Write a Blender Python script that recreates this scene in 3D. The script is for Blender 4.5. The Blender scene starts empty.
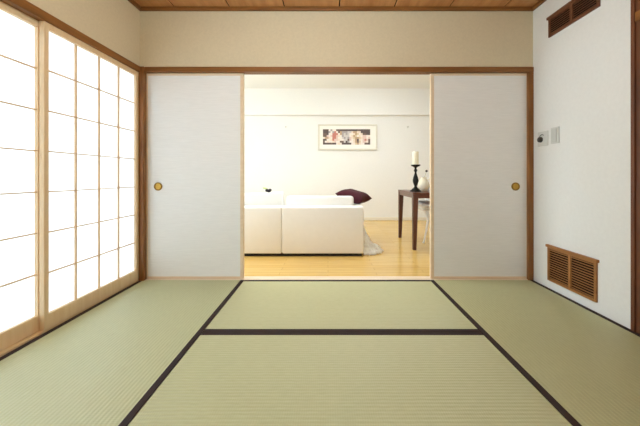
import bpy, bmesh, math, random
from mathutils import Vector, Matrix, noise
random.seed(4)
PI = math.pi
scene = bpy.context.scene
COL = scene.collection

# ------------------------------------------------------------------ materials
def lin(r, g, b):
    def f(c):
        c /= 255.0
        return c / 12.92 if c <= 0.04045 else ((c + 0.055) / 1.055) ** 2.4
    return (f(r), f(g), f(b), 1.0)

def new_mat(name):
    m = bpy.data.materials.new(name)
    m.use_nodes = True
    nt = m.node_tree
    return m, nt, nt.nodes, nt.links, nt.nodes['Principled BSDF']

def setin(node, name, val):
    if name in node.inputs:
        node.inputs[name].default_value = val

def plain(name, rgb, rough=0.6, metal=0.0, spec=0.5, nscale=30, namt=0.04, bump=0.0, bscale=200):
    """colour with a little noise, optional fine bump"""
    m, nt, N, L, p = new_mat(name)
    tc = N.new('ShaderNodeTexCoord')
    no = N.new('ShaderNodeTexNoise'); no.inputs['Scale'].default_value = nscale
    no.inputs['Detail'].default_value = 4
    L.new(tc.outputs['Object'], no.inputs['Vector'])
    rp = N.new('ShaderNodeValToRGB')
    c = lin(*rgb)
    rp.color_ramp.elements[0].position = 0.3; rp.color_ramp.elements[1].position = 0.7
    rp.color_ramp.elements[0].color = tuple(x * (1 - namt) for x in c[:3]) + (1,)
    rp.color_ramp.elements[1].color = tuple(min(1, x * (1 + namt)) for x in c[:3]) + (1,)
    L.new(no.outputs['Fac'], rp.inputs['Fac'])
    L.new(rp.outputs['Color'], p.inputs['Base Color'])
    setin(p, 'Roughness', rough); setin(p, 'Metallic', metal); setin(p, 'Specular IOR Level', spec)
    if bump:
        n2 = N.new('ShaderNodeTexNoise'); n2.inputs['Scale'].default_value = bscale
        L.new(tc.outputs['Object'], n2.inputs['Vector'])
        b = N.new('ShaderNodeBump'); b.inputs['Strength'].default_value = bump
        b.inputs['Distance'].default_value = 0.002
        L.new(n2.outputs['Fac'], b.inputs['Height']); L.new(b.outputs['Normal'], p.inputs['Normal'])
    return m

def wood(name, dark, light, axis='Y', rough=0.45, stretch=14, scale=9, spec=0.4):
    """grain that runs along one axis"""
    m, nt, N, L, p = new_mat(name)
    tc = N.new('ShaderNodeTexCoord')
    mp = N.new('ShaderNodeMapping')
    s = [stretch, stretch, stretch]; s['XYZ'.index(axis)] = 1.0
    mp.inputs['Scale'].default_value = s
    L.new(tc.outputs['Object'], mp.inputs['Vector'])
    no = N.new('ShaderNodeTexNoise'); no.inputs['Scale'].default_value = scale / 4
    no.inputs['Detail'].default_value = 6; no.inputs['Roughness'].default_value = 0.65
    L.new(mp.outputs['Vector'], no.inputs['Vector'])
    rp = N.new('ShaderNodeValToRGB')
    rp.color_ramp.elements[0].position = 0.32; rp.color_ramp.elements[1].position = 0.68
    rp.color_ramp.elements[0].color = lin(*dark); rp.color_ramp.elements[1].color = lin(*light)
    L.new(no.outputs['Fac'], rp.inputs['Fac']); L.new(rp.outputs['Color'], p.inputs['Base Color'])
    setin(p, 'Roughness', rough); setin(p, 'Specular IOR Level', spec)
    return m

def planks(name, dark, mid, light, width, length, along='X', rough=0.3, spec=0.5, gap=0.6):
    """boards: brick texture gives joints and a tint per board, stretched noise gives grain"""
    m, nt, N, L, p = new_mat(name)
    tc = N.new('ShaderNodeTexCoord')
    mp = N.new('ShaderNodeMapping')
    if along == 'Y':
        mp.inputs['Rotation'].default_value = (0, 0, PI / 2)
    L.new(tc.outputs['Object'], mp.inputs['Vector'])
    br = N.new('ShaderNodeTexBrick')
    br.inputs['Scale'].default_value = 1.0
    br.inputs['Brick Width'].default_value = length; br.inputs['Row Height'].default_value = width
    br.inputs['Mortar Size'].default_value = 0.0018; br.inputs['Mortar Smooth'].default_value = 0.2
    br.inputs['Color1'].default_value = lin(*mid); br.inputs['Color2'].default_value = lin(*light)
    br.inputs['Mortar'].default_value = tuple(x * gap for x in lin(*dark)[:3]) + (1,)
    L.new(mp.outputs['Vector'], br.inputs['Vector'])
    m2 = N.new('ShaderNodeMapping'); m2.inputs['Scale'].default_value = (1.2, 22, 1)
    L.new(mp.outputs['Vector'], m2.inputs['Vector'])
    no = N.new('ShaderNodeTexNoise'); no.inputs['Scale'].default_value = 2.5; no.inputs['Detail'].default_value = 5
    L.new(m2.outputs['Vector'], no.inputs['Vector'])
    mx = N.new('ShaderNodeMix'); mx.data_type = 'RGBA'; mx.blend_type = 'MULTIPLY'
    mx.inputs[0].default_value = 0.35
    rp = N.new('ShaderNodeValToRGB')
    rp.color_ramp.elements[0].position = 0.35; rp.color_ramp.elements[1].position = 0.65
    rp.color_ramp.elements[0].color = (0.72, 0.66, 0.58, 1); rp.color_ramp.elements[1].color = (1, 1, 1, 1)
    L.new(no.outputs['Fac'], rp.inputs['Fac'])
    L.new(br.outputs['Color'], mx.inputs[6]); L.new(rp.outputs['Color'], mx.inputs[7])
    L.new(mx.outputs[2], p.inputs['Base Color'])
    setin(p, 'Roughness', rough); setin(p, 'Specular IOR Level', spec)
    return m

def tatami(name, ridge_axis):
    """woven rush: ridges run along the mat, thin strands across them"""
    m, nt, N, L, p = new_mat(name)
    tc = N.new('ShaderNodeTexCoord')
    wv = N.new('ShaderNodeTexWave'); wv.wave_type = 'BANDS'
    wv.bands_direction = 'Y' if ridge_axis == 'X' else 'X'
    wv.inputs['Scale'].default_value = 17.0
    wv.inputs['Distortion'].default_value = 0.6; wv.inputs['Detail'].default_value = 2
    wv.inputs['Detail Scale'].default_value = 1.5
    L.new(tc.outputs['Object'], wv.inputs['Vector'])
    w2 = N.new('ShaderNodeTexWave'); w2.wave_type = 'BANDS'
    w2.bands_direction = 'X' if ridge_axis == 'X' else 'Y'
    w2.inputs['Scale'].default_value = 34.0
    w2.inputs['Distortion'].default_value = 2.5; w2.inputs['Detail'].default_value = 2
    L.new(tc.outputs['Object'], w2.inputs['Vector'])
    mp = N.new('ShaderNodeMapping')
    mp.inputs['Scale'].default_value = (9, 70, 1) if ridge_axis == 'X' else (70, 9, 1)
    L.new(tc.outputs['Object'], mp.inputs['Vector'])
    no = N.new('ShaderNodeTexNoise'); no.inputs['Scale'].default_value = 2.2; no.inputs['Detail'].default_value = 5
    L.new(mp.outputs['Vector'], no.inputs['Vector'])
    big = N.new('ShaderNodeTexNoise'); big.inputs['Scale'].default_value = 2.0
    L.new(tc.outputs['Object'], big.inputs['Vector'])
    def math_(op, a, b):
        q = N.new('ShaderNodeMath'); q.operation = op
        for i, v in enumerate((a, b)):
            if isinstance(v, (int, float)): q.inputs[i].default_value = v
            else: L.new(v, q.inputs[i])
        return q.outputs[0]
    f = math_('ADD', math_('MULTIPLY', wv.outputs['Fac'], 0.15), math_('MULTIPLY', no.outputs['Fac'], 0.57))
    f = math_('ADD', f, math_('MULTIPLY', w2.outputs['Fac'], 0.10))
    f = math_('ADD', f, math_('MULTIPLY', big.outputs['Fac'], 0.18))
    rp = N.new('ShaderNodeValToRGB')
    e = rp.color_ramp.elements
    e[0].position = 0.22; e[1].position = 0.78
    e[0].color = lin(*TATAMI_D); e[1].color = lin(*TATAMI_L)
    L.new(f, rp.inputs['Fac']); L.new(rp.outputs['Color'], p.inputs['Base Color'])
    h = math_('ADD', wv.outputs['Fac'], math_('MULTIPLY', w2.outputs['Fac'], 0.3))
    b = N.new('ShaderNodeBump'); b.inputs['Strength'].default_value = 0.3; b.inputs['Distance'].default_value = 0.003
    L.new(h, b.inputs['Height']); L.new(b.outputs['Normal'], p.inputs['Normal'])
    # the rush strands lie across the mat: glossier along a strand than across it
    tv = N.new('ShaderNodeCombineXYZ')
    tv.inputs['X' if ridge_axis == 'X' else 'Y'].default_value = 1.0
    L.new(tv.outputs[0], p.inputs['Tangent'])
    setin(p, 'Anisotropic', 0.85)
    setin(p, 'Roughness', 0.42); setin(p, 'Specular IOR Level', 0.75)
    return m

TATAMI_D = (172, 173, 127)
TATAMI_L = (196, 197, 153)

def shoji_paper():
    m = bpy.data.materials.new('shoji_paper'); m.use_nodes = True
    nt = m.node_tree; N = nt.nodes; L = nt.links
    N.remove(N['Principled BSDF']); out = N['Material Output']
    tc = N.new('ShaderNodeTexCoord')
    no = N.new('ShaderNodeTexNoise'); no.inputs['Scale'].default_value = 45; no.inputs['Detail'].default_value = 6
    L.new(tc.outputs['Object'], no.inputs['Vector'])
    rp = N.new('ShaderNodeValToRGB')
    rp.color_ramp.elements[0].color = (0.83, 0.84, 0.85, 1); rp.color_ramp.elements[1].color = (0.89, 0.90, 0.91, 1)
    L.new(no.outputs['Fac'], rp.inputs['Fac'])
    d = N.new('ShaderNodeBsdfDiffuse'); t = N.new('ShaderNodeBsdfTranslucent')
    L.new(rp.outputs['Color'], d.inputs['Color']); L.new(rp.outputs['Color'], t.inputs['Color'])
    mx = N.new('ShaderNodeMixShader'); mx.inputs[0].default_value = 0.6
    L.new(d.outputs[0], mx.inputs[1]); L.new(t.outputs[0], mx.inputs[2]); L.new(mx.outputs[0], out.inputs['Surface'])
    return m

M = {
    'beige_plaster': plain('beige_plaster', (215, 202, 172), 0.9, spec=0.1, nscale=60, namt=0.03, bump=0.12, bscale=350),
    'white_wall': plain('white_wallpaper', (230, 231, 228), 0.85, spec=0.15, nscale=40, namt=0.015, bump=0.08, bscale=300),
    'living_wall': plain('living_wallpaper', (239, 239, 237), 0.85, spec=0.15, nscale=40, namt=0.01, bump=0.05, bscale=300),
    'fusuma': None,
    'dark_wood_x': wood('stained_wood_x', (112, 70, 28), (150, 98, 48), 'X'),
    'dark_wood_y': wood('stained_wood_y', (112, 70, 28), (150, 98, 48), 'Y'),
    'dark_wood_z': wood('stained_wood_z', (112, 70, 28), (150, 98, 48), 'Z'),
    'post_wood': wood('post_wood_z', (88, 50, 28), (116, 68, 40), 'Z'),
    'pale_wood_x': wood('pale_cedar_x', (228, 204, 172), (236, 214, 184), 'X', 0.55),
    'pale_wood_y': wood('pale_cedar_y', (212, 180, 134), (224, 194, 148), 'Y', 0.55),
    'pale_wood_z': wood('pale_cedar_z', (220, 190, 148), (228, 202, 164), 'Z', 0.55),
    'lattice_wood': plain('lattice_cedar', (206, 172, 130), 0.6, nscale=20, namt=0.05),
    'sill_wood': wood('sill_cedar', (234, 214, 186), (244, 228, 204), 'X', 0.45),
    'vent_wood': wood('vent_wood', (140, 92, 48), (166, 114, 62), 'Y', 0.45),
    'vent_dark_wood': wood('old_vent_wood', (96, 56, 34), (124, 76, 48), 'Y', 0.5),
    'black_gap': plain('joint_and_shade_black', (26, 20, 16), 0.9, spec=0.1),
    'tatami_x': tatami('tatami_weave_x', 'X'),
    'tatami_y': tatami('tatami_weave_y', 'Y'),
    'heri': plain('tatami_border_cloth', (54, 42, 40), 0.8, spec=0.2, nscale=220, namt=0.12, bump=0.2, bscale=600),
    'brass': plain('aged_brass', (200, 160, 78), 0.42, metal=1.0, nscale=80, namt=0.08),
    'brass_dark': plain('brass_rim', (158, 124, 62), 0.45, metal=1.0, nscale=80, namt=0.08),
    'plate_plastic': plain('grey_plastic', (206, 207, 202), 0.45, nscale=15, namt=0.01),
    'rocker_plastic': plain('rocker_plastic', (196, 198, 192), 0.4, nscale=15, namt=0.01),
    'black_plastic': plain('black_plastic', (34, 34, 34), 0.4, nscale=30),
    'floor_wood': planks('honey_floorboards', (204, 164, 90), (220, 181, 102), (228, 192, 116), 0.0758, 0.91, 'X', 0.22, 0.5, 0.8),
    'sofa': plain('white_sofa_leather', (239, 239, 236), 0.55, spec=0.35, nscale=14, namt=0.012, bump=0.1, bscale=260),
    'plinth': plain('black_plinth', (18, 15, 13), 0.7),
    'burgundy': plain('burgundy_cloth', (70, 18, 30), 0.75, spec=0.25, nscale=60, namt=0.14, bump=0.25, bscale=300),
    'piping': plain('burgundy_piping', (70, 16, 28), 0.7, nscale=60, namt=0.1),
    'throw': plain('cream_throw_wool', (246, 240, 230), 0.95, spec=0.1, nscale=26, namt=0.14, bump=0.6, bscale=160),
    'walnut': wood('walnut_stain', (70, 34, 22), (100, 54, 36), 'Z', 0.32, 12, 9, 0.5),
    'walnut_top': wood('walnut_stain_top', (78, 40, 26), (108, 60, 40), 'X', 0.28, 12, 9, 0.5),
    'bronze': plain('black_bronze', (26, 27, 24), 0.36, metal=0.55, nscale=40, namt=0.2),
    'wax': plain('cream_wax', (244, 236, 214), 0.5, nscale=10, namt=0.01),
    'wick': plain('charred_wick', (30, 26, 24), 0.9),
    'cream_glaze': plain('cream_glaze', (238, 230, 208), 0.3, nscale=12, namt=0.02),
    'stem': plain('pale_stem', (190, 186, 150), 0.6),
    'bud': plain('dark_bud', (28, 22, 26), 0.7),
    'leaf': plain('pale_leaf', (206, 222, 150), 0.6),
    'white_lacquer': plain('white_lacquer', (240, 240, 238), 0.3, nscale=12, namt=0.01),
    'seat_cloth': plain('white_seat_cloth', (246, 246, 246), 0.85, nscale=50, namt=0.03),
    'frame_white': plain('ivory_frame', (222, 218, 206), 0.45, nscale=12, namt=0.02),
    'mount_card': plain('ivory_mount', (246, 244, 237), 0.85, nscale=12, namt=0.01),
    'hook': plain('grey_hook', (206, 204, 198), 0.5),
    'skirting': plain('ivory_skirting', (236, 230, 214), 0.5, nscale=12, namt=0.01),
    'outer': plain('pale_render', (200, 196, 188), 0.9),
}

def fusuma_mat():
    m, nt, N, L, p = new_mat('fusuma_paper')
    tc = N.new('ShaderNodeTexCoord'); mp = N.new('ShaderNodeMapping')
    mp.inputs['Scale'].default_value = (4, 4, 60); L.new(tc.outputs['Object'], mp.inputs['Vector'])
    no = N.new('ShaderNodeTexNoise'); no.inputs['Scale'].default_value = 3; no.inputs['Detail'].default_value = 6
    L.new(mp.outputs['Vector'], no.inputs['Vector'])
    rp = N.new('ShaderNodeValToRGB')
    rp.color_ramp.elements[0].position = 0.3; rp.color_ramp.elements[1].position = 0.7
    rp.color_ramp.elements[0].color = lin(233, 233, 231); rp.color_ramp.elements[1].color = lin(239, 239, 237)
    L.new(no.outputs['Fac'], rp.inputs['Fac']); L.new(rp.outputs['Color'], p.inputs['Base Color'])
    b = N.new('ShaderNodeBump'); b.inputs['Strength'].default_value = 0.05; b.inputs['Distance'].default_value = 0.001
    L.new(no.outputs['Fac'], b.inputs['Height']); L.new(b.outputs['Normal'], p.inputs['Normal'])
    setin(p, 'Roughness', 0.8); setin(p, 'Specular IOR Level', 0.2)
    return m
M['fusuma'] = fusuma_mat()
M['paper'] = shoji_paper()

# ------------------------------------------------------------------ mesh helpers
def B(bm, x0, x1, y0, y1, z0, z1, bevel=0.0, seg=2, rot=None, mat=0):
    """axis-aligned box added to bm (optionally bevelled / rotated about its centre)"""
    t = bmesh.new()
    bmesh.ops.create_cube(t, size=1.0)
    sx, sy, sz = x1 - x0, y1 - y0, z1 - z0
    for v in t.verts:
        v.co = Vector((v.co.x * sx, v.co.y * sy, v.co.z * sz))
    if bevel > 0:
        bmesh.ops.bevel(t, geom=list(t.edges), offset=min(bevel, sx * .49, sy * .49, sz * .49), segments=seg, profile=0.5, affect='EDGES')
    mm = Matrix.Translation(((x0 + x1) / 2, (y0 + y1) / 2, (z0 + z1) / 2))
    if rot is not None: mm = mm @ rot
    t.transform(mm)
    merge(bm, t, mat)

def merge(bm, t, mat=0):
    vm = {}
    for v in t.verts: vm[v] = bm.verts.new(v.co)
    for f in t.faces:
        try:
            nf = bm.faces.new([vm[v] for v in f.verts]); nf.material_index = mat; nf.smooth = f.smooth
        except ValueError: pass
    t.free()

def lathe(bm, prof, cx, cy, cz=0, n=32, axis='Z'):
    rings = []
    for r, z in prof:
        ring = []
        for i in range(n):
            a = 2 * PI * i / n
            if axis == 'Z': co = (cx + r * math.cos(a), cy + r * math.sin(a), cz + z)
            elif axis == 'Y': co = (cx + r * math.cos(a), cy + z, cz + r * math.sin(a))
            else: co = (cx + z, cy + r * math.cos(a), cz + r * math.sin(a))
            ring.append(bm.verts.new(co))
        rings.append(ring)
    for a, b in zip(rings, rings[1:]):
        for i in range(n):
            f = bm.faces.new((a[i], a[(i + 1) % n], b[(i + 1) % n], b[i])); f.smooth = True
    bm.faces.new(list(reversed(rings[0]))); bm.faces.new(rings[-1])

def tube(bm, pts, radii, n=12):
    """smooth tube through points with a radius per point"""
    pts = [Vector(p) for p in pts]
    # catmull-rom resample
    P = [pts[0] * 2 - pts[1]] + pts + [pts[-1] * 2 - pts[-2]]
    R = [radii[0]] + list(radii) + [radii[-1]]
    out = []
    S = 6 if len(pts) > 2 else 1
    for i in range(1, len(P) - 2):
        for k in range(S):
            t = k / S
            p0, p1, p2, p3 = P[i - 1], P[i], P[i + 1], P[i + 2]
            q = 0.5 * ((2 * p1) + (p2 - p0) * t + (2 * p0 - 5 * p1 + 4 * p2 - p3) * t * t + (3 * p1 - p0 - 3 * p2 + p3) * t ** 3)
            out.append((q, R[i] * (1 - t) + R[i + 1] * t))
    out.append((pts[-1], radii[-1]))
    rings = []
    up = Vector((0, 1, 0.01))
    for i, (q, r) in enumerate(out):
        d = (out[min(i + 1, len(out) - 1)][0] - out[max(i - 1, 0)][0]).normalized()
        u = d.cross(up)
        if u.length < 1e-4: u = d.cross(Vector((1, 0, 0)))
        u.normalize(); w = d.cross(u)
        rings.append([bm.verts.new(q + (u * math.cos(2 * PI * k / n) + w * math.sin(2 * PI * k / n)) * r) for k in range(n)])
    for a, b in zip(rings, rings[1:]):
        for i in range(n):
            f = bm.faces.new((a[i], a[(i + 1) % n], b[(i + 1) % n], b[i])); f.smooth = True
    bm.faces.new(list(reversed(rings[0]))); bm.faces.new(rings[-1])

def ball(bm, c, r, sc=(1, 1, 1), rot=None):
    t = bmesh.new(); bmesh.ops.create_icosphere(t, subdivisions=3, radius=r)
    for f in t.faces: f.smooth = True
    mm = Matrix.Translation(c)
    if rot is not None: mm = mm @ rot
    t.transform(mm @ Matrix.Diagonal((*sc, 1)))
    merge(bm, t)

def obj(name, bm, mats, parent=None, smooth=False):
    bmesh.ops.recalc_face_normals(bm, faces=list(bm.faces))
    me = bpy.data.meshes.new(name); bm.to_mesh(me); bm.free()
    for m in (mats if isinstance(mats, (list, tuple)) else [mats]): me.materials.append(m)
    if smooth:
        for p in me.polygons: p.use_smooth = True
    o = bpy.data.objects.new(name, me); COL.objects.link(o)
    if parent is not None:
        o.parent = parent
        o.matrix_parent_inverse = Matrix.Translation(parent.location).inverted()
    return o

def thing(name, label, cat, loc, group=None):
    o = bpy.data.objects.new(name, None); COL.objects.link(o)
    o.empty_display_size = 0.1
    o.location = loc; o['label'] = label; o['category'] = cat
    if group: o['group'] = group
    return o

def tag(o, label, cat, group=None):
    o['label'] = label; o['category'] = cat
    if group: o['group'] = group
    return o

def struct(name, bm, m, label=None, cat=None):
    o = obj(name, bm, m); o['kind'] = 'structure'
    if label: o['label'] = label; o['category'] = cat
    return o

def sbox(name, m, *boxes, label=None, cat=None, bevel=0.0):
    bm = bmesh.new()
    for b in boxes: B(bm, *b, bevel=bevel)
    return struct(name, bm, m, label, cat)

# ------------------------------------------------------------------ dimensions (metres; camera at x=0, y=0)
XL, XR, YB = -1.65, 1.80, 2.59       # tatami room
FILL_LANTERN = (-0.15, 1.10, 2.02); FILL_LANTERN_E = 6.6; FILL_LIVING_E = (11.3, 7.4)  # place and strength of the added fill lamps
YR = -1.10                           # wall behind the camera
ZC = 2.39                            # tatami room ceiling
YF, LZ = 6.12, 2.70                  # living room far wall and ceiling
LX0, LX1 = -3.4, 4.2
KZ0, KZ1 = 1.812, 1.868              # head rail
KZB = 1.825                          # underside of the head rail over the sliding doors

# ------------------------------------------------------------------ setting: tatami room shell
sbox('floor', M['tatami_y'], (XL, XR, YR, 0.862, -0.10, -0.002), (XL, XR, 0.862, YB, -0.10, -0.055),
     label='floor slab under the tatami mats', cat='floor')
sbox('wall_back', M['beige_plaster'], (XL - 0.12, XR + 0.12, YB, YB + 0.11, KZ1, LZ),
     label='beige plaster wall above the sliding doors', cat='wall')
sbox('wall_left', M['beige_plaster'], (XL - 0.12, XL, YR, YB, KZ1, ZC + 0.1), (XL - 0.12, XL, YR, -0.80, -0.1, KZ1),
     label='beige plaster wall above the paper window screens', cat='wall')
sbox('wall_right', M['white_wall'], (XR, XR + 0.12, 1.745, YB, -0.06, ZC + 0.1), (XR, XR + 0.12, YR, 1.745, KZ1, ZC + 0.1),
     (XR, XR + 0.12, YR, 0.0, -0.06, KZ1),
     label='white wall on the right with the two vents', cat='wall')
sbox('wall_front', M['beige_plaster'], (XL - 0.12, XR + 0.12, YR - 0.1, YR, -0.1, ZC + 0.1),
     label='beige wall behind the camera', cat='wall')

# ceiling: separate long boards laid along the room with a fine shadow joint between them
bm = bmesh.new()
xs = [XL] + [-1.345 + 0.4815 * k for k in range(7)] + [XR]
for a, b in zip(xs, xs[1:]):
    B(bm, a + 0.005, b - 0.005, YR, YB, ZC, ZC + 0.012, bevel=0.003, seg=1)
B(bm, XL, XR, YR, YB, ZC + 0.012, ZC + 0.06, mat=1)
struct('ceiling', bm, [wood('ceiling_cedar', (178, 122, 74), (204, 150, 98), 'Y', 0.5, 10, 7), M['black_gap']], 'brown wooden board ceiling', 'ceiling')

sbox('trim_1', M['dark_wood_x'], (XL, XR, YB - 0.022, YB, ZC - 0.032, ZC), label='brown ceiling moulding along the back wall', cat='trim', bevel=0.003)
sbox('trim_2', M['dark_wood_y'], (XL, XL + 0.022, YR, YB - 0.022, ZC - 0.032, ZC), label='brown ceiling moulding along the left wall', cat='trim', bevel=0.003)
sbox('trim_3', M['dark_wood_y'], (XR - 0.022, XR, YR, YB - 0.022, ZC - 0.032, ZC), label='brown ceiling moulding along the right wall', cat='trim', bevel=0.003)
sbox('trim_4', M['dark_wood_x'], (XL + 0.045, XR, YB - 0.012, 2.655, KZB, KZ1), label='brown head rail above the sliding doors', cat='trim', bevel=0.003)
sbox('trim_5', M['dark_wood_y'], (XL - 0.12, XL + 0.012, -0.80, YB - 0.012, KZ0 + 0.002, KZ1), label='brown head rail above the paper screens', cat='trim', bevel=0.003)
sbox('trim_6', M['dark_wood_z'], (XL - 0.12, XL + 0.045, YB - 0.022, 2.612, -0.055, KZ1), (XL - 0.12, XL + 0.034, 2.612, YB + 0.11, -0.055, KZ1), label='brown corner post between paper screens and sliding door', cat='trim', bevel=0.003)
sbox('trim_7', M['dark_wood_z'], (XR - 0.042, XR, YB - 0.010, 2.612, -0.055, KZB), (XR - 0.022, XR, 2.612, YB + 0.11, -0.055, KZB), label='brown post at the right end of the sliding doors', cat='trim', bevel=0.003)
# threshold with two grooves
bm = bmesh.new()
for y0, y1 in ((YB, 2.612), (2.617, 2.646), (2.651, 2.675)):
    B(bm, XL + 0.046, XR - 0.043, y0, y1, -0.055, 0.003)
B(bm, XL + 0.046, XR - 0.043, YB, 2.675, -0.055, -0.002)
struct('trim_8', bm, M['sill_wood'], 'pale wooden threshold under the sliding doors', 'trim')
bm = bmesh.new()
for x0, x1 in ((-1.77, -1.733), (-1.730, -1.685), (-1.682, XL)):
    B(bm, x0, x1, -0.80, YB - 0.022, -0.06, 0.012)
struct('trim_9', bm, M['pale_wood_y'], 'pale wooden sill under the paper screens', 'trim')
# right-hand closet: jamb, lintel and door
sbox('trim_10', M['post_wood'], (XR - 0.012, XR + 0.12, 1.722, 1.745, -0.055, ZC - 0.032), (XR - 0.003, XR + 0.12, 1.60, 1.7215, -0.055, ZC - 0.032), label='brown door post at the right edge', cat='trim', bevel=0.003)
sbox('trim_11', M['dark_wood_y'], (XR - 0.010, XR + 0.12, 0.0, 1.7215, KZ0, KZ1), label='brown lintel beyond the right door post', cat='trim', bevel=0.003)
bm = bmesh.new(); B(bm, XR + 0.035, XR + 0.065, 0.0, 1.712, -0.05, KZ0)
struct('door_3', bm, M['dark_wood_z'], 'brown closet door at the right edge', 'door')

# ------------------------------------------------------------------ shoji screens
def shoji(name, y0, y1, xf, label):
    """screen in the y-z plane, its room face at x = xf"""
    st, top, bot = 0.030, 0.034, 0.087
    bm = bmesh.new()
    t = 0.03
    B(bm, xf - t, xf, y0, y0 + st, 0.013, KZ0 + 0.002, bevel=0.0015, seg=1)
    B(bm, xf - t, xf, y1 - st, y1, 0.013, KZ0 + 0.002, bevel=0.0015, seg=1)
    B(bm, xf - t, xf - 0.001, y0 + st, y1 - st, KZ0 - top, KZ0 + 0.002)
    B(bm, xf - t, xf - 0.001, y0 + st, y1 - st, 0.013, 0.013 + bot)
    root = struct(name, bm, [M['pale_wood_z']], label, 'window')
    za, zb = 0.013 + bot, KZ0 - top
    bm = bmesh.new()
    k, dp = 0.0068, 0.014
    for i in range(1, 4):
        y = y0 + st + (y1 - y0 - 2 * st) * i / 4
        B(bm, xf - 0.006 - dp, xf - 0.006, y - k / 2, y + k / 2, za, zb)
    for i in range(1, 7):
        z = za + (zb - za) * i / 7
        B(bm, xf - 0.006 - dp, xf - 0.0065, y0 + st, y1 - st, z - k / 2, z + k / 2)
    obj('lattice', bm, M['lattice_wood'], root)
    bm = bmesh.new(); B(bm, xf - 0.0216, xf - 0.0203, y0 + st - 0.004, y1 - st + 0.004, za - 0.004, zb + 0.004)
    obj('paper', bm, M['paper'], root)
    return root
shoji('window_1', 1.712, 2.566, XL + 0.003, 'glowing paper lattice screen beside the corner post')
shoji('window_2', 0.870, 1.742, XL - 0.033, 'glowing paper lattice screen at the left edge of the picture')
shoji('window_3', 0.030, 0.898, XL - 0.033, 'paper lattice screen beside the camera')
shoji('window_4', -0.800, 0.060, XL + 0.003, 'paper lattice screen behind the camera')

# ------------------------------------------------------------------ fusuma doors
KZF = KZB - 0.001
def fusuma(name, x0, x1, hx, inner, label):
    yf, t = 2.617, 0.028
    if inner == 'L': wl, wl2 = 0.030, 0.014
    else: wl, wl2 = 0.014, 0.030
    bm = bmesh.new()
    B(bm, x0 + wl, x1 - wl2, yf + 0.003, yf + t - 0.003, 0.02, KZF - 0.020)
    root = struct(name, bm, M['fusuma'], label, 'door')
    bm = bmesh.new()
    B(bm, x0, x0 + wl, yf, yf + t, 0.0, KZF, bevel=0.002, seg=1)
    B(bm, x1 - wl2, x1, yf, yf + t, 0.0, KZF, bevel=0.002, seg=1)
    B(bm, x0 + wl, x1 - wl2, yf, yf + t, KZF - 0.020, KZF)
    B(bm, x0 + wl, x1 - wl2, yf, yf + t, 0.0, 0.021)
    obj('door_frame', bm, M['pale_wood_x'], root)
    bm = bmesh.new()
    lathe(bm, [(0.036, 0.003), (0.036, -0.004), (0.032, -0.006), (0.027, -0.005), (0.0262, 0.002), (0.0262, 0.003)], hx, yf, 0.82, 36, 'Y')
    h = obj('door_pull', bm, M['brass_dark'], root); h['label'] = 'round brass finger pull'
    bm = bmesh.new()
    lathe(bm, [(0.027, 0.0028), (0.026, -0.001), (0.020, -0.0005), (0.010, 0.0006), (0.001, 0.001)], hx, yf, 0.82, 36, 'Y')
    obj('pull_dish', bm, M['brass'], h)
    return root
fusuma('door_1', XL + 0.037, -0.749, -1.507, 'R', 'plain white sliding door left of the opening')
fusuma('door_2', 0.911, XR - 0.024, 1.664, 'L', 'plain white sliding door right of the opening')

# ------------------------------------------------------------------ tatami mats
def mat(x0, x1, y0, y1, along, label):
    t = thing('tatami_mat', label, 'tatami mat', ((x0 + x1) / 2, (y0 + y1) / 2, -0.055), 'tatami mats on the floor')
    g, w = 0.0012, 0.033
    bm = bmesh.new(); B(bm, x0 + g, x1 - g, y0 + g, y1 - g, -0.055, 0.0, bevel=0.002, seg=1)
    obj('woven_surface', bm, M['tatami_x' if along == 'X' else 'tatami_y'], t)
    for s in (0, 1):
        bm = bmesh.new()
        if along == 'X':
            ya, yb = (y0 + g, y0 + w) if s == 0 else (y1 - w, y1 - g)
            B(bm, x0 + g, x1 - g, ya, yb, -0.003, 0.0016, bevel=0.001, seg=1)
        else:
            xa, xb = (x0 + g, x0 + w) if s == 0 else (x1 - w, x1 - g)
            B(bm, xa, xb, y0 + g, y1 - g, -0.003, 0.0016, bevel=0.001, seg=1)
        o = obj('cloth_border', bm, M['heri'], t); o['label'] = 'dark cloth border'
    return t
MX0, MX1 = -0.734, 0.895
mat(XL, MX0, 0.862, YB, 'Y', 'green tatami mat running along the paper window screens')
mat(MX1, XR, 0.862, YB, 'Y', 'green tatami mat running along the white wall with the vents')
mat(MX0, MX1, 1.726, YB, 'X', 'green tatami mat lying crosswise at the doorway to the living room')
mat(MX0, MX1, 0.862, 1.726, 'X', 'green tatami mat lying crosswise in the foreground, nearest the viewer')

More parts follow.
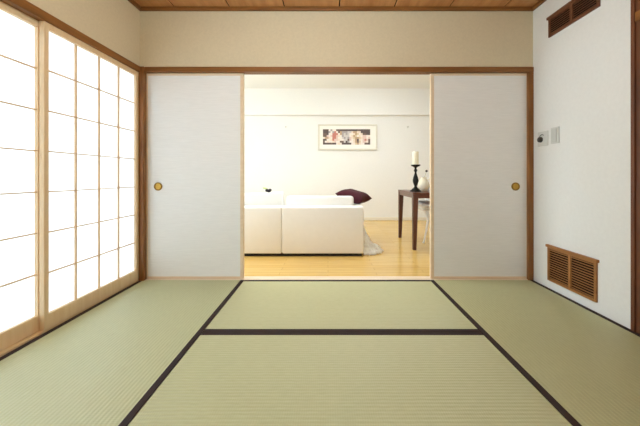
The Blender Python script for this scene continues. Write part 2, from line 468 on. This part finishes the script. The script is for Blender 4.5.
# ------------------------------------------------------------------ vents on the right wall
def vent(y0, y1, z0, z1, nsl, wm, label, toprail, th):
    t = thing('wall_vent', label, 'vent', (XR, (y0 + y1) / 2, z0), 'wooden louvred vents on the right wall')
    fr = 0.017; dpt = 0.014
    bm = bmesh.new()
    B(bm, XR - dpt, XR + 0.01, y0, y0 + fr, z0, z1, bevel=0.0015, seg=1)
    B(bm, XR - dpt, XR + 0.01, y1 - fr, y1, z0, z1, bevel=0.0015, seg=1)
    B(bm, XR - dpt, XR + 0.01, y0 + fr, y1 - fr, z0, z0 + fr)
    B(bm, XR - dpt, XR + 0.01, y0 + fr, y1 - fr, z1 - fr, z1)
    obj('frame', bm, wm, t)
    if toprail:
        bm = bmesh.new(); B(bm, XR - dpt - 0.006, XR + 0.01, y0 - 0.012, y1 + 0.012, z1 - 0.004, z1 + 0.016, bevel=0.002, seg=1)
        obj('top_rail', bm, wm, t)
    ym = (y0 + y1) / 2
    bm = bmesh.new(); B(bm, XR - dpt + 0.001, XR + 0.01, ym - 0.011, ym + 0.011, z0 + fr, z1 - fr)
    obj('mullion', bm, wm, t)
    bm = bmesh.new(); B(bm, XR - 0.0015, XR + 0.01, y0 + fr, y1 - fr, z0 + fr, z1 - fr)  # flat near-black sheet stands in for shade inside the vent
    o = obj('backing', bm, M['black_gap'], t); o['label'] = 'near-black sheet painted as the shade behind the slats'
    for a, b in ((y0 + fr, ym - 0.011), (ym + 0.011, y1 - fr)):
        bm = bmesh.new()
        for i in range(nsl):
            z = z0 + fr + (z1 - z0 - 2 * fr) * (i + 0.5) / nsl
            B(bm, XR - 0.0115, XR - 0.0045, a, b, z - th, z + th, rot=None)
        obj('louvre', bm, wm, t)
    return t
vent(1.968, 2.405, 0.068, 0.340, 13, M['vent_wood'], 'brown wooden louvred vent low on the white wall near the tatami', True, 0.0027)
vent(1.948, 2.395, 2.035, 2.185, 7, M['vent_dark_wood'], 'dark brown louvred vent high on the white wall near the ceiling', True, 0.0018)

# ------------------------------------------------------------------ controls on the right wall
t = thing('dial_control', 'square grey wall control with a black round knob, nearest the brown post', 'control', (XR, 2.465, 1.16))
bm = bmesh.new(); B(bm, XR - 0.009, XR + 0.002, 2.408, 2.522, 1.163, 1.285, bevel=0.003)
obj('plate', bm, M['plate_plastic'], t)
bm = bmesh.new(); lathe(bm, [(0.024, -0.006), (0.024, -0.014), (0.021, -0.026), (0.019, -0.028), (0.001, -0.028)], XR, 2.482, 1.218, 28, 'X')
o = obj('knob', bm, M['black_plastic'], t); o['label'] = 'round black knob'
bm = bmesh.new()
pts = [(XR - 0.0095, 2.470 + 0.030 * math.cos(a), 1.232 + 0.026 * math.sin(a)) for a in [PI * (0.12 + 0.13 * k) for k in range(6)]]
tube(bm, pts, [0.0015, 0.003, 0.0035, 0.0035, 0.003, 0.0015], 8)
obj('dial_mark', bm, M['black_plastic'], t)
t = thing('light_switch', 'narrow grey switch plate right of the control with the knob', 'switch', (XR, 2.335, 1.16))
bm = bmesh.new(); B(bm, XR - 0.008, XR + 0.002, 2.292, 2.376, 1.170, 1.300, bevel=0.003)
obj('plate', bm, M['plate_plastic'], t)
bm = bmesh.new(); B(bm, XR - 0.012, XR - 0.006, 2.312, 2.366, 1.182, 1.288, bevel=0.002)
obj('rocker', bm, M['rocker_plastic'], t)

# ------------------------------------------------------------------ living room shell
sbox('floor_living', M['floor_wood'], (LX0, LX1, 2.675, YF, -0.10, -0.004), label='honey wooden floor of the living room', cat='floor')
sbox('ceiling_living', M['living_wall'], (LX0 - 0.12, LX1 + 0.12, 2.70, YF + 0.1, LZ, LZ + 0.1), label='white living room ceiling', cat='ceiling')
sbox('wall_far', M['living_wall'], (LX0 - 0.12, LX1 + 0.12, YF, YF + 0.1, -0.1, LZ), label='white far wall of the living room', cat='wall')
sbox('wall_beam', M['living_wall'], (LX0, LX1, YF - 0.10, YF, 2.165, LZ), label='white beam along the top of the far wall', cat='wall')
sbox('wall_living_right', M['living_wall'], (LX1, LX1 + 0.12, 2.70, YF, -0.1, LZ), label='white right wall of the living room', cat='wall')
WY0, WY1, WZ = 2.9, 4.7, 2.1
sbox('wall_living_left', M['living_wall'], (LX0 - 0.12, LX0, 2.59, WY0, -0.1, LZ), (LX0 - 0.12, LX0, WY1, YF, -0.1, LZ), (LX0 - 0.12, LX0, WY0, WY1, WZ, LZ),
     label='white left wall of the living room', cat='wall')
sbox('wall_partition', M['living_wall'], (LX0, XL - 0.12, 2.59, 2.70, -0.1, LZ), (XR + 0.0, LX1, 2.60, 2.70, -0.1, LZ),
     label='partition beside the sliding doors', cat='wall')
bm = bmesh.new()
for y in (WY0, 3.78, WY1 - 0.05): B(bm, LX0 - 0.09, LX0 - 0.04, y, y + 0.05, 0, WZ)
B(bm, LX0 - 0.09, LX0 - 0.04, WY0, WY1, WZ - 0.05, WZ); B(bm, LX0 - 0.09, LX0 - 0.04, WY0, WY1, -0.05, 0.05)
struct('window_5', bm, M['white_lacquer'], 'white balcony window frame of the living room', 'window')
sbox('baseboard_far', M['skirting'], (LX0, LX1, YF - 0.012, YF, -0.004, 0.055), label='ivory skirting board along the far wall', cat='baseboard')

# ------------------------------------------------------------------ sofa
sofa = thing('sofa', 'large white sofa seen from behind on the honey wooden floor', 'sofa', (-0.8, 3.9, -0.004))
def rb(name, x0, x1, y0, y1, z0, z1, bev, m=M['sofa'], rot=None, sub=0, puff=0.0, lab=None, parent=None):
    bm = bmesh.new(); B(bm, x0, x1, y0, y1, z0, z1, bevel=bev, seg=4, rot=rot)
    o = obj(name, bm, m, parent or sofa, smooth=True)
    if lab: o['label'] = lab
    return o
rb('plinth', -1.95, 0.385, 3.372, 4.25, -0.004, 0.03, 0.004, M['plinth'], lab='black recessed plinth')
rb('back_panel', -2.0, -0.5265, 3.35, 3.56, 0.028, 0.560, 0.020)
rb('back_panel', -0.5255, 0.411, 3.351, 3.56, 0.028, 0.560, 0.020)
rb('arm', 0.28, 0.412, 3.555, 4.30, 0.028, 0.535, 0.025)
rb('seat', -0.527, 0.285, 3.555, 4.30, 0.028, 0.41, 0.03)
rb('seat', -2.0, -0.535, 3.555, 4.95, 0.028, 0.41, 0.03)

def pillow_bm(w, h, t, n=22, sag=0.0, pinch=0.10):
    """a stuffed cushion in its own x-z plane, thickness along y"""
    bm = bmesh.new(); g = {}
    for s in (1, -1):
        for i in range(n + 1):
            for k in range(n + 1):
                u, v = 2 * i / n - 1, 2 * k / n - 1
                edge = (i in (0, n)) or (k in (0, n))
                if edge and s == -1: g[(s, i, k)] = g[(1, i, k)]; continue
                q = (max(0, 1 - u ** 4) ** 0.6) * (max(0, 1 - v ** 4) ** 0.6)
                x = w / 2 * u * (1 - pinch * (1 - v * v) * (1 if abs(u) > 0 else 1) * abs(u))
                z = h / 2 * v * (1 - pinch * (1 - u * u) * abs(v))
                y = s * t / 2 * q
                y += 0.006 * noise.noise(Vector((u * 2.1 + w, v * 2.3, s * 3.0))) * q
                g[(s, i, k)] = bm.verts.new((x, y, z))
    for s in (1, -1):
        for i in range(n):
            for k in range(n):
                f = [g[(s, i, k)], g[(s, i + 1, k)], g[(s, i + 1, k + 1)], g[(s, i, k + 1)]]
                bm.faces.new(f if s == -1 else f[::-1]).smooth = True
    return bm

# back cushions standing on the seats against the back panels
rb('back_cushion', -0.505, 0.312, 3.555, 3.70, 0.40, 0.669, 0.034, rot=Matrix.Rotation(math.radians(-2), 4, 'X'))
cl = rb('back_cushion', -1.47, -0.552, 3.60, 3.76, 0.402, 0.695, 0.022,
        rot=Matrix.Rotation(math.radians(8), 4, 'Z') @ Matrix.Rotation(math.radians(-2.6), 4, 'Y'))
cl['label'] = 'taller back cushion at the left'

# small black object lying on the left cushion
t = thing('black_ornament', 'small black object with a pale leaf, on top of the taller white sofa cushion', 'ornament', (-0.74, 3.70, 0.706))
bm = bmesh.new()
ball(bm, (-0.765, 3.70, 0.733), 0.022, (1.0, 0.8, 0.9)); ball(bm, (-0.727, 3.70, 0.737), 0.019, (1.1, 0.8, 0.85)); ball(bm, (-0.741, 3.70, 0.722), 0.021, (1.1, 0.8, 0.9))
obj('body', bm, M['bud'], t)
bm = bmesh.new(); ball(bm, (-0.79, 3.712, 0.757), 0.03, (1.1, 0.35, 0.35), Matrix.Rotation(math.radians(15), 4, 'Y'))
o = obj('leaf', bm, M['leaf'], t); o['label'] = 'pale green leaf'

# burgundy cushion leaning on arm and back
t = thing('throw_cushion', 'burgundy cushion leaning over the right arm of the white sofa', 'cushion', (0.34, 3.80, 0.535))
bm = pillow_bm(0.39, 0.38, 0.15)
mm = Matrix.Translation((0.349, 3.97, 0.642)) @ Matrix.Rotation(math.radians(11), 4, 'Y') @ Matrix.Rotation(math.radians(-82), 4, 'X') @ Matrix.Rotation(math.radians(28), 4, 'Y')
bm.transform(mm)
obj('cover', bm, M['burgundy'], t)

# woollen throw hanging over the arm and pooling on the floor
def throw_bm():
    """closed drape: flat over the arm, hanging down its outer side and swelling into a heap on the floor"""
    bm = bmesh.new(); nu, nv = 60, 72
    g = []
    for i in range(nu + 1):
        s = i / nu
        row = []
        z0 = 0.545 - 0.545 * s ** 0.9
        for k in range(nv + 1):
            ph = -PI / 2 + PI * k / nv
            rx = 0.010 + 0.225 * max(0, s - 0.12) ** 2.0
            ry = 0.10 + 0.19 * s ** 1.5
            fold = math.sin(ph * 9 + 1.5 * math.sin(s * 4)) * 0.5 + 0.9 * noise.noise(Vector((s * 6, ph * 2.2, 1.3)))
            q = 1 + 0.24 * fold * s
            nz = noise.noise(Vector((s * 38, ph * 13, 5.0))) * 0.013 * min(1, s * 3)
            c, n = math.cos(ph), math.sin(ph)
            x = 0.4125 + (rx * q + nz) * max(0.0, c) ** 0.7 + 0.001
            y = 3.80 - 0.11 * s + (ry * (1 + 0.08 * fold * s) + nz) * n
            z = max(0.0, z0 + (noise.noise(Vector((s * 22, ph * 9, 9.0))) * 0.014 * math.sin(PI * min(1, s * 1.02))))
            row.append(bm.verts.new((max(x, 0.4135), y, z)))
        g.append(row)
    for i in range(nu):
        for k in range(nv):
            bm.faces.new((g[i][k], g[i + 1][k], g[i + 1][k + 1], g[i][k + 1])).smooth = True
    B(bm, 0.375, 0.425, 3.70, 3.90, 0.536, 0.546, bevel=0.004)
    return bm
t = thing('throw_blanket', 'shaggy cream throw hanging off the right end of the white sofa', 'blanket', (0.5, 3.85, 0.0))
o = obj('wool_cloth', throw_bm(), M['throw'], t)
bm = bmesh.new()
for k in range(80):
    ph = random.uniform(-1.5, 1.3); rr = random.uniform(0.85, 1.06)
    x = 0.414 + 0.21 * math.cos(ph) ** 0.7 * rr; y = 3.70 + 0.29 * math.sin(ph) * rr
    a = ph + random.uniform(-0.7, 0.7); ln = random.uniform(0.03, 0.06)
    tube(bm, [(x, y, 0.022), (x + ln * .5 * math.cos(a), y + ln * .5 * math.sin(a), 0.016), (x + ln * math.cos(a), y + ln * math.sin(a), 0.004)], [0.007, 0.006, 0.003], 6)
o = obj('fringe', bm, M['throw'], t); o['kind'] = 'stuff'

# ------------------------------------------------------------------ table
TX0, TX1, TY0, TY1, TZ = 1.050, 2.25, 3.64, 4.42, 0.709
tb = thing('dining_table', 'dark walnut table with tapered legs right of the sofa', 'table', (1.65, 4.03, -0.004))
bm = bmesh.new(); B(bm, TX0, TX1, TY0, TY1, TZ - 0.022, TZ, bevel=0.003)
obj('tabletop', bm, M['walnut_top'], tb)
bm = bmesh.new()
for b in ((TX0 + 0.06, TX1 - 0.06, TY0 + 0.008, TY0 + 0.028), (TX0 + 0.06, TX1 - 0.06, TY1 - 0.028, TY1 - 0.008)):
    B(bm, b[0], b[1], b[2], b[3], TZ - 0.072, TZ - 0.022)
for b in ((TX0 + 0.008, TX0 + 0.028), (TX1 - 0.028, TX1 - 0.008)):
    B(bm, b[0], b[1], TY0 + 0.06, TY1 - 0.06, TZ - 0.072, TZ - 0.022)
obj('apron', bm, M['walnut_top'], tb)
def leg(x, y, sx, sy):
    bm = bmesh.new()
    a, b = 0.066, 0.040
    top = [(x, y), (x + sx * a, y), (x + sx * a, y + sy * a), (x, y + sy * a)]
    bot = [(x, y), (x + sx * b, y), (x + sx * b, y + sy * b), (x, y + sy * b)]
    vt = [bm.verts.new((p[0], p[1], TZ - 0.022)) for p in top]; vb = [bm.verts.new((p[0], p[1], -0.003)) for p in bot]
    bm.faces.new(vt); bm.faces.new(vb[::-1])
    for i in range(4): bm.faces.new((vb[i], vb[(i + 1) % 4], vt[(i + 1) % 4], vt[i]))
    obj('leg', bm, M['walnut'], tb)
e = 0.002
leg(TX0 + e, TY0 + e, 1, 1); leg(TX1 - e, TY0 + e, -1, 1); leg(TX0 + e, TY1 - e, 1, -1); leg(TX1 - e, TY1 - e, -1, -1)

# candlestick and candle
cx, cy = 1.146, 3.86
bm = bmesh.new()
lathe(bm, [(0.070, 0.0), (0.074, 0.006), (0.070, 0.014), (0.052, 0.026), (0.048, 0.036), (0.030, 0.046), (0.017, 0.062), (0.016, 0.074),
           (0.024, 0.092), (0.035, 0.125), (0.037, 0.150), (0.031, 0.182), (0.019, 0.218), (0.012, 0.246), (0.012, 0.256), (0.020, 0.268), (0.023, 0.278), (0.018, 0.290),
           (0.012, 0.300), (0.014, 0.312), (0.030, 0.324), (0.052, 0.334), (0.061, 0.344), (0.062, 0.352), (0.056, 0.353), (0.050, 0.347), (0.012, 0.345)], cx, cy, TZ, 40)
tag(obj('candlestick', bm, M['bronze']), 'black turned candlestick with a bulbous stem on the walnut table', 'candlestick')
t = thing('pillar_candle', 'cream pillar candle standing in the black candlestick', 'candle', (cx, cy, TZ + 0.345))
bm = bmesh.new(); lathe(bm, [(0.037, 0.0), (0.039, 0.004), (0.039, 0.170), (0.037, 0.176), (0.030, 0.174), (0.010, 0.170), (0.003, 0.170)], cx, cy, TZ + 0.3455, 32)
obj('wax', bm, M['wax'], t)
bm = bmesh.new(); tube(bm, [(cx, cy, TZ + 0.512), (cx + 0.001, cy, TZ + 0.521), (cx + 0.004, cy, TZ + 0.528)], [0.0018, 0.0018, 0.0014], 6)
o = obj('wick', bm, M['wick'], t); o['label'] = 'dark wick'

# cream vase with one dark bud
vx, vy = 1.305, 4.02
t = thing('vase', 'cream rounded vase behind the candlestick on the walnut table', 'vase', (vx, vy, TZ))
bm = bmesh.new()
lathe(bm, [(0.045, 0.0), (0.050, 0.006), (0.066, 0.030), (0.076, 0.062), (0.076, 0.090), (0.064, 0.125), (0.044, 0.152), (0.036, 0.170), (0.044, 0.186), (0.041, 0.187), (0.031, 0.170), (0.036, 0.150), (0.005, 0.100)], vx, vy, TZ, 36)
obj('body', bm, M['cream_glaze'], t)
bm = bmesh.new()
tube(bm, [(vx + 0.036, vy - 0.02, TZ + 0.155), (vx + 0.085, vy - 0.04, TZ + 0.160), (vx + 0.10, vy - 0.05, TZ + 0.12), (vx + 0.066, vy - 0.035, TZ + 0.055)], [0.008, 0.008, 0.008, 0.007], 10)
obj('handle', bm, M['cream_glaze'], t)
fl = thing('flower_stem', 'single dark bud on a pale stem in the cream vase', 'flower', (vx, vy, TZ + 0.10))
bm = bmesh.new(); tube(bm, [(vx, vy, TZ + 0.103), (vx + 0.012, vy, TZ + 0.19), (vx + 0.037, vy, TZ + 0.262)], [0.003, 0.003, 0.0025], 8)
obj('stem', bm, M['stem'], fl)
bm = bmesh.new(); ball(bm, (vx + 0.038, vy, TZ + 0.272), 0.016, (1.05, 1, 0.9))
o = obj('bud', bm, M['bud'], fl); o['label'] = 'dark round bud'

# white chair tucked under the table from its far side
ch = thing('dining_chair', 'white chair with curved legs tucked under the walnut table', 'chair', (1.56, 4.25, -0.004))
bm = bmesh.new(); B(bm, 1.285, 1.835, 4.01, 4.50, 0.435, 0.475, bevel=0.015, seg=3)
obj('seat_frame', bm, M['white_lacquer'], ch, smooth=True)
bm = bmesh.new(); B(bm, 1.275, 1.845, 4.00, 4.50, 0.472, 0.545, bevel=0.032, seg=4)
obj('seat', bm, M['seat_cloth'], ch, smooth=True)
for sx in (1, -1):
    f = lambda x: x if sx == 1 else 3.12 - x
    bm = bmesh.new()
    tube(bm, [(f(1.335), 4.035, 0.455), (f(1.352), 4.025, 0.400), (f(1.362), 4.015, 0.340), (f(1.342), 4.02, 0.180), (f(1.315), 4.02, 0.045), (f(1.300), 4.015, 0.000)],
         [0.026, 0.024, 0.019, 0.013, 0.011, 0.015], 12)
    obj('leg', bm, M['white_lacquer'], ch)
    bm = bmesh.new()
    tube(bm, [(f(1.345), 4.475, 0.455), (f(1.345), 4.49, 0.25), (f(1.335), 4.55, 0.0)], [0.018, 0.016, 0.013], 12)
    obj('leg', bm, M['white_lacquer'], ch)
bm = bmesh.new()
pts = []
for k in range(25):
    a = 2 * PI * k / 24
    pts.append((1.60 + 0.165 * math.cos(a), 4.56 + 0.05 * (0.5 + 0.5 * math.sin(a)), 0.70 + 0.165 * math.sin(a)))
tube(bm, pts, [0.015] * 25, 10)
tube(bm, [(1.50, 4.49, 0.46), (1.51, 4.55, 0.58)], [0.014, 0.014], 10); tube(bm, [(1.70, 4.49, 0.46), (1.69, 4.55, 0.58)], [0.014, 0.014], 10)
obj('back_frame', bm, M['white_lacquer'], ch)
bm = pillow_bm(0.31, 0.31, 0.04, 16, pinch=-0.22); bm.transform(Matrix.Translation((1.60, 4.585, 0.70)) @ Matrix.Rotation(math.radians(-8), 4, 'X') @ Matrix.Rotation(PI / 4, 4, 'Y') @ Matrix.Diagonal((0.8, 1, 0.8, 1)))
obj('backrest', bm, M['seat_cloth'], ch)

# ------------------------------------------------------------------ framed picture on the far wall
PX0, PX1, PZ0, PZ1 = -0.207, 1.018, 1.448, 1.980
pc = thing('framed_picture', 'wide ivory framed picture hanging on the far white wall', 'picture', ((PX0 + PX1) / 2, YF, PZ0))
bm = bmesh.new(); w = 0.032
B(bm, PX0, PX1, YF - 0.035, YF - 0.001, PZ1 - w, PZ1, bevel=0.004, seg=1); B(bm, PX0, PX1, YF - 0.035, YF - 0.001, PZ0, PZ0 + w, bevel=0.004, seg=1)
B(bm, PX0, PX0 + w, YF - 0.0349, YF - 0.001, PZ0 + w, PZ1 - w); B(bm, PX1 - w, PX1, YF - 0.0349, YF - 0.001, PZ0 + w, PZ1 - w)
obj('frame', bm, M['frame_white'], pc)
bm = bmesh.new(); B(bm, PX0 + w, PX1 - w, YF - 0.018, YF - 0.002, PZ0 + w, PZ1 - w)
o = obj('mount', bm, M['mount_card'], pc); o['label'] = 'ivory mount around the print'
pal = {'k': (92, 78, 76), 'b': (112, 92, 84), 'g': (168, 160, 160), 'l': (206, 198, 196), 'w': (236, 226, 218), 'p': (222, 196, 186), 'r': (196, 124, 112), 't': (190, 158, 128), 'c': (232, 214, 196), 'y': (214, 196, 160)}
keys = list(pal)
rows = ["kkkwgwwbbkkkkkkkkkbbkkkkk",
        "kkkgwgrwbtgggllcttcckkkkk",
        "bbkwwrrrwtglglwwctywcbbkk",
        "bbpwprrpcwglllwctywcwppww",
        "wttcwrrpwwlglgpcyttycppwp",
        "kbwwcrppcwwllbpwctkcwprpb",
        "bwcwwcpwwbblkgwwctbywppwb",
        "kkkkbkkwcwkkkkkwwytcwwbbk"]
nx, nz = len(rows[0]), len(rows)
ix0, ix1, iz0, iz1 = -0.105, 0.872, 1.562, 1.880
bm = bmesh.new()
for r in range(nz):
    for c in range(nx):
        xa, xb = ix0 + (ix1 - ix0) * c / nx, ix0 + (ix1 - ix0) * (c + 1) / nx
        zb_, za_ = iz1 - (iz1 - iz0) * r / nz, iz1 - (iz1 - iz0) * (r + 1) / nz
        f = bm.faces.new([bm.verts.new(p) for p in ((xa, YF - 0.019, za_), (xb, YF - 0.019, za_), (xb, YF - 0.019, zb_), (xa, YF - 0.019, zb_))])
        f.material_index = keys.index(rows[r][c])
bmesh.ops.remove_doubles(bm, verts=list(bm.verts), dist=1e-5)
o = obj('print', bm, [plain('print_ink_' + k, pal[k], 0.7, nscale=60, namt=0.1) for k in keys], pc)
o['label'] = 'wide print in browns, greys and pinks'
# two small hooks in the far wall
for x, lab in ((-0.875, 'tiny grey hook in the far wall left of the framed picture'), (1.655, 'tiny grey hook in the far wall right of the framed picture')):
    h = None
    bm = bmesh.new(); lathe(bm, [(0.014, 0.0), (0.014, -0.006), (0.008, -0.012), (0.008, -0.024), (0.013, -0.028), (0.004, -0.031)], x, YF, 1.93, 16, 'Y')
    tag(obj('wall_hook', bm, M['hook']), lab, 'hook', 'small hooks in the far wall')

# ------------------------------------------------------------------ light
W = bpy.data.worlds.new('daylight'); scene.world = W; W.use_nodes = True
bg = W.node_tree.nodes['Background']
bg.inputs['Color'].default_value = (0.76, 0.90, 1.0, 1); bg.inputs['Strength'].default_value = 1.95
def portal(name, loc, rot, sx, sy):
    l = bpy.data.lights.new(name, 'AREA'); l.shape = 'RECTANGLE'; l.size = sx; l.size_y = sy; l.energy = 1
    l.cycles.is_portal = True
    o = bpy.data.objects.new(name, l); COL.objects.link(o); o.location = loc; o.rotation_euler = rot
portal('window_daylight', (LX0 - 0.1, (WY0 + WY1) / 2, WZ / 2), (0, -PI / 2, 0), WZ, WY1 - WY0)
portal('screen_daylight', (XL - 0.14, 0.88, 0.91), (0, -PI / 2, 0), 1.85, 3.4)

# added unseen fill lamps: lantern over the tatami, two in the living room
def glow(name, rgb, e):
    m = bpy.data.materials.new(name); m.use_nodes = True
    p = m.node_tree.nodes['Principled BSDF']
    p.inputs['Base Color'].default_value = (0.8, 0.8, 0.78, 1)
    p.inputs['Emission Color'].default_value = (*rgb, 1); p.inputs['Emission Strength'].default_value = e
    return m
px_, py_, pz_ = FILL_LANTERN
t = thing('fill_lantern', 'unseen fill light added as a round white paper lantern under the wooden ceiling', 'lamp', (px_, py_, pz_))
bm = bmesh.new()
lathe(bm, [(0.05, -0.205)] + [((0.22 + 0.003 * (k % 2)) * math.cos(a), 0.21 * math.sin(a)) for k, a in enumerate([math.radians(-68 + 136 * i / 24) for i in range(25)])] + [(0.05, 0.205)], px_, py_, pz_, 32)
obj('fill_shade', bm, glow('fill_lantern_paper', (0.84, 0.94, 1.0), FILL_LANTERN_E), t)
bm = bmesh.new(); tube(bm, [(px_, py_, pz_ + 0.2), (px_, py_, ZC - 0.02)], [0.004, 0.004], 8); lathe(bm, [(0.05, -0.03), (0.05, 0.0)], px_, py_, ZC, 20)
obj('cord', bm, M['black_plastic'], t)
for i, (x, y, lab) in enumerate(((-0.9, 3.05, 'added unseen round fill lamp of the living room, nearer the sliding doors'), (0.9, 4.5, 'added unseen round fill lamp of the living room, over the table'))):
    t = thing('fill_ceiling_lamp', lab, 'lamp', (x, y, LZ - 0.07), 'added living room fill lamps')  # out-of-view fill, added to brighten the living room
    bm = bmesh.new(); lathe(bm, [(0.10, -0.075), (0.24, -0.06), (0.29, -0.03), (0.29, -0.012)], x, y, LZ, 36)
    obj('diffuser', bm, glow('fill_diffuser_%d' % i, (0.86, 0.93, 1.0), FILL_LIVING_E[i]), t)
    bm = bmesh.new(); lathe(bm, [(0.30, -0.013), (0.30, 0.0)], x, y, LZ, 36)
    obj('base', bm, M['white_lacquer'], t)

# ------------------------------------------------------------------ camera
F = 295.0
cd = bpy.data.cameras.new('camera'); cam = bpy.data.objects.new('camera', cd); COL.objects.link(cam)
cd.sensor_width = 36.0; cd.sensor_fit = 'HORIZONTAL'; cd.lens = F / 640 * 36.0
cd.shift_x = -(328 - 320) / 640; cd.shift_y = -(213 - 176) / 640
cd.clip_start = 0.02
cam.location = (0, 0, 0.913); cam.rotation_euler = (PI / 2, 0, 0)
scene.camera = cam
vs = scene.view_settings
scene.display_settings.display_device = 'sRGB'
vs.view_transform = 'Standard'; vs.look = 'None'; vs.gamma = 1.0; vs.use_curve_mapping = False
vs.exposure = 1.76
scene.cycles.max_bounces = 16; scene.cycles.diffuse_bounces = 10; scene.cycles.transmission_bounces = 12
scene.cycles.use_denoising = True
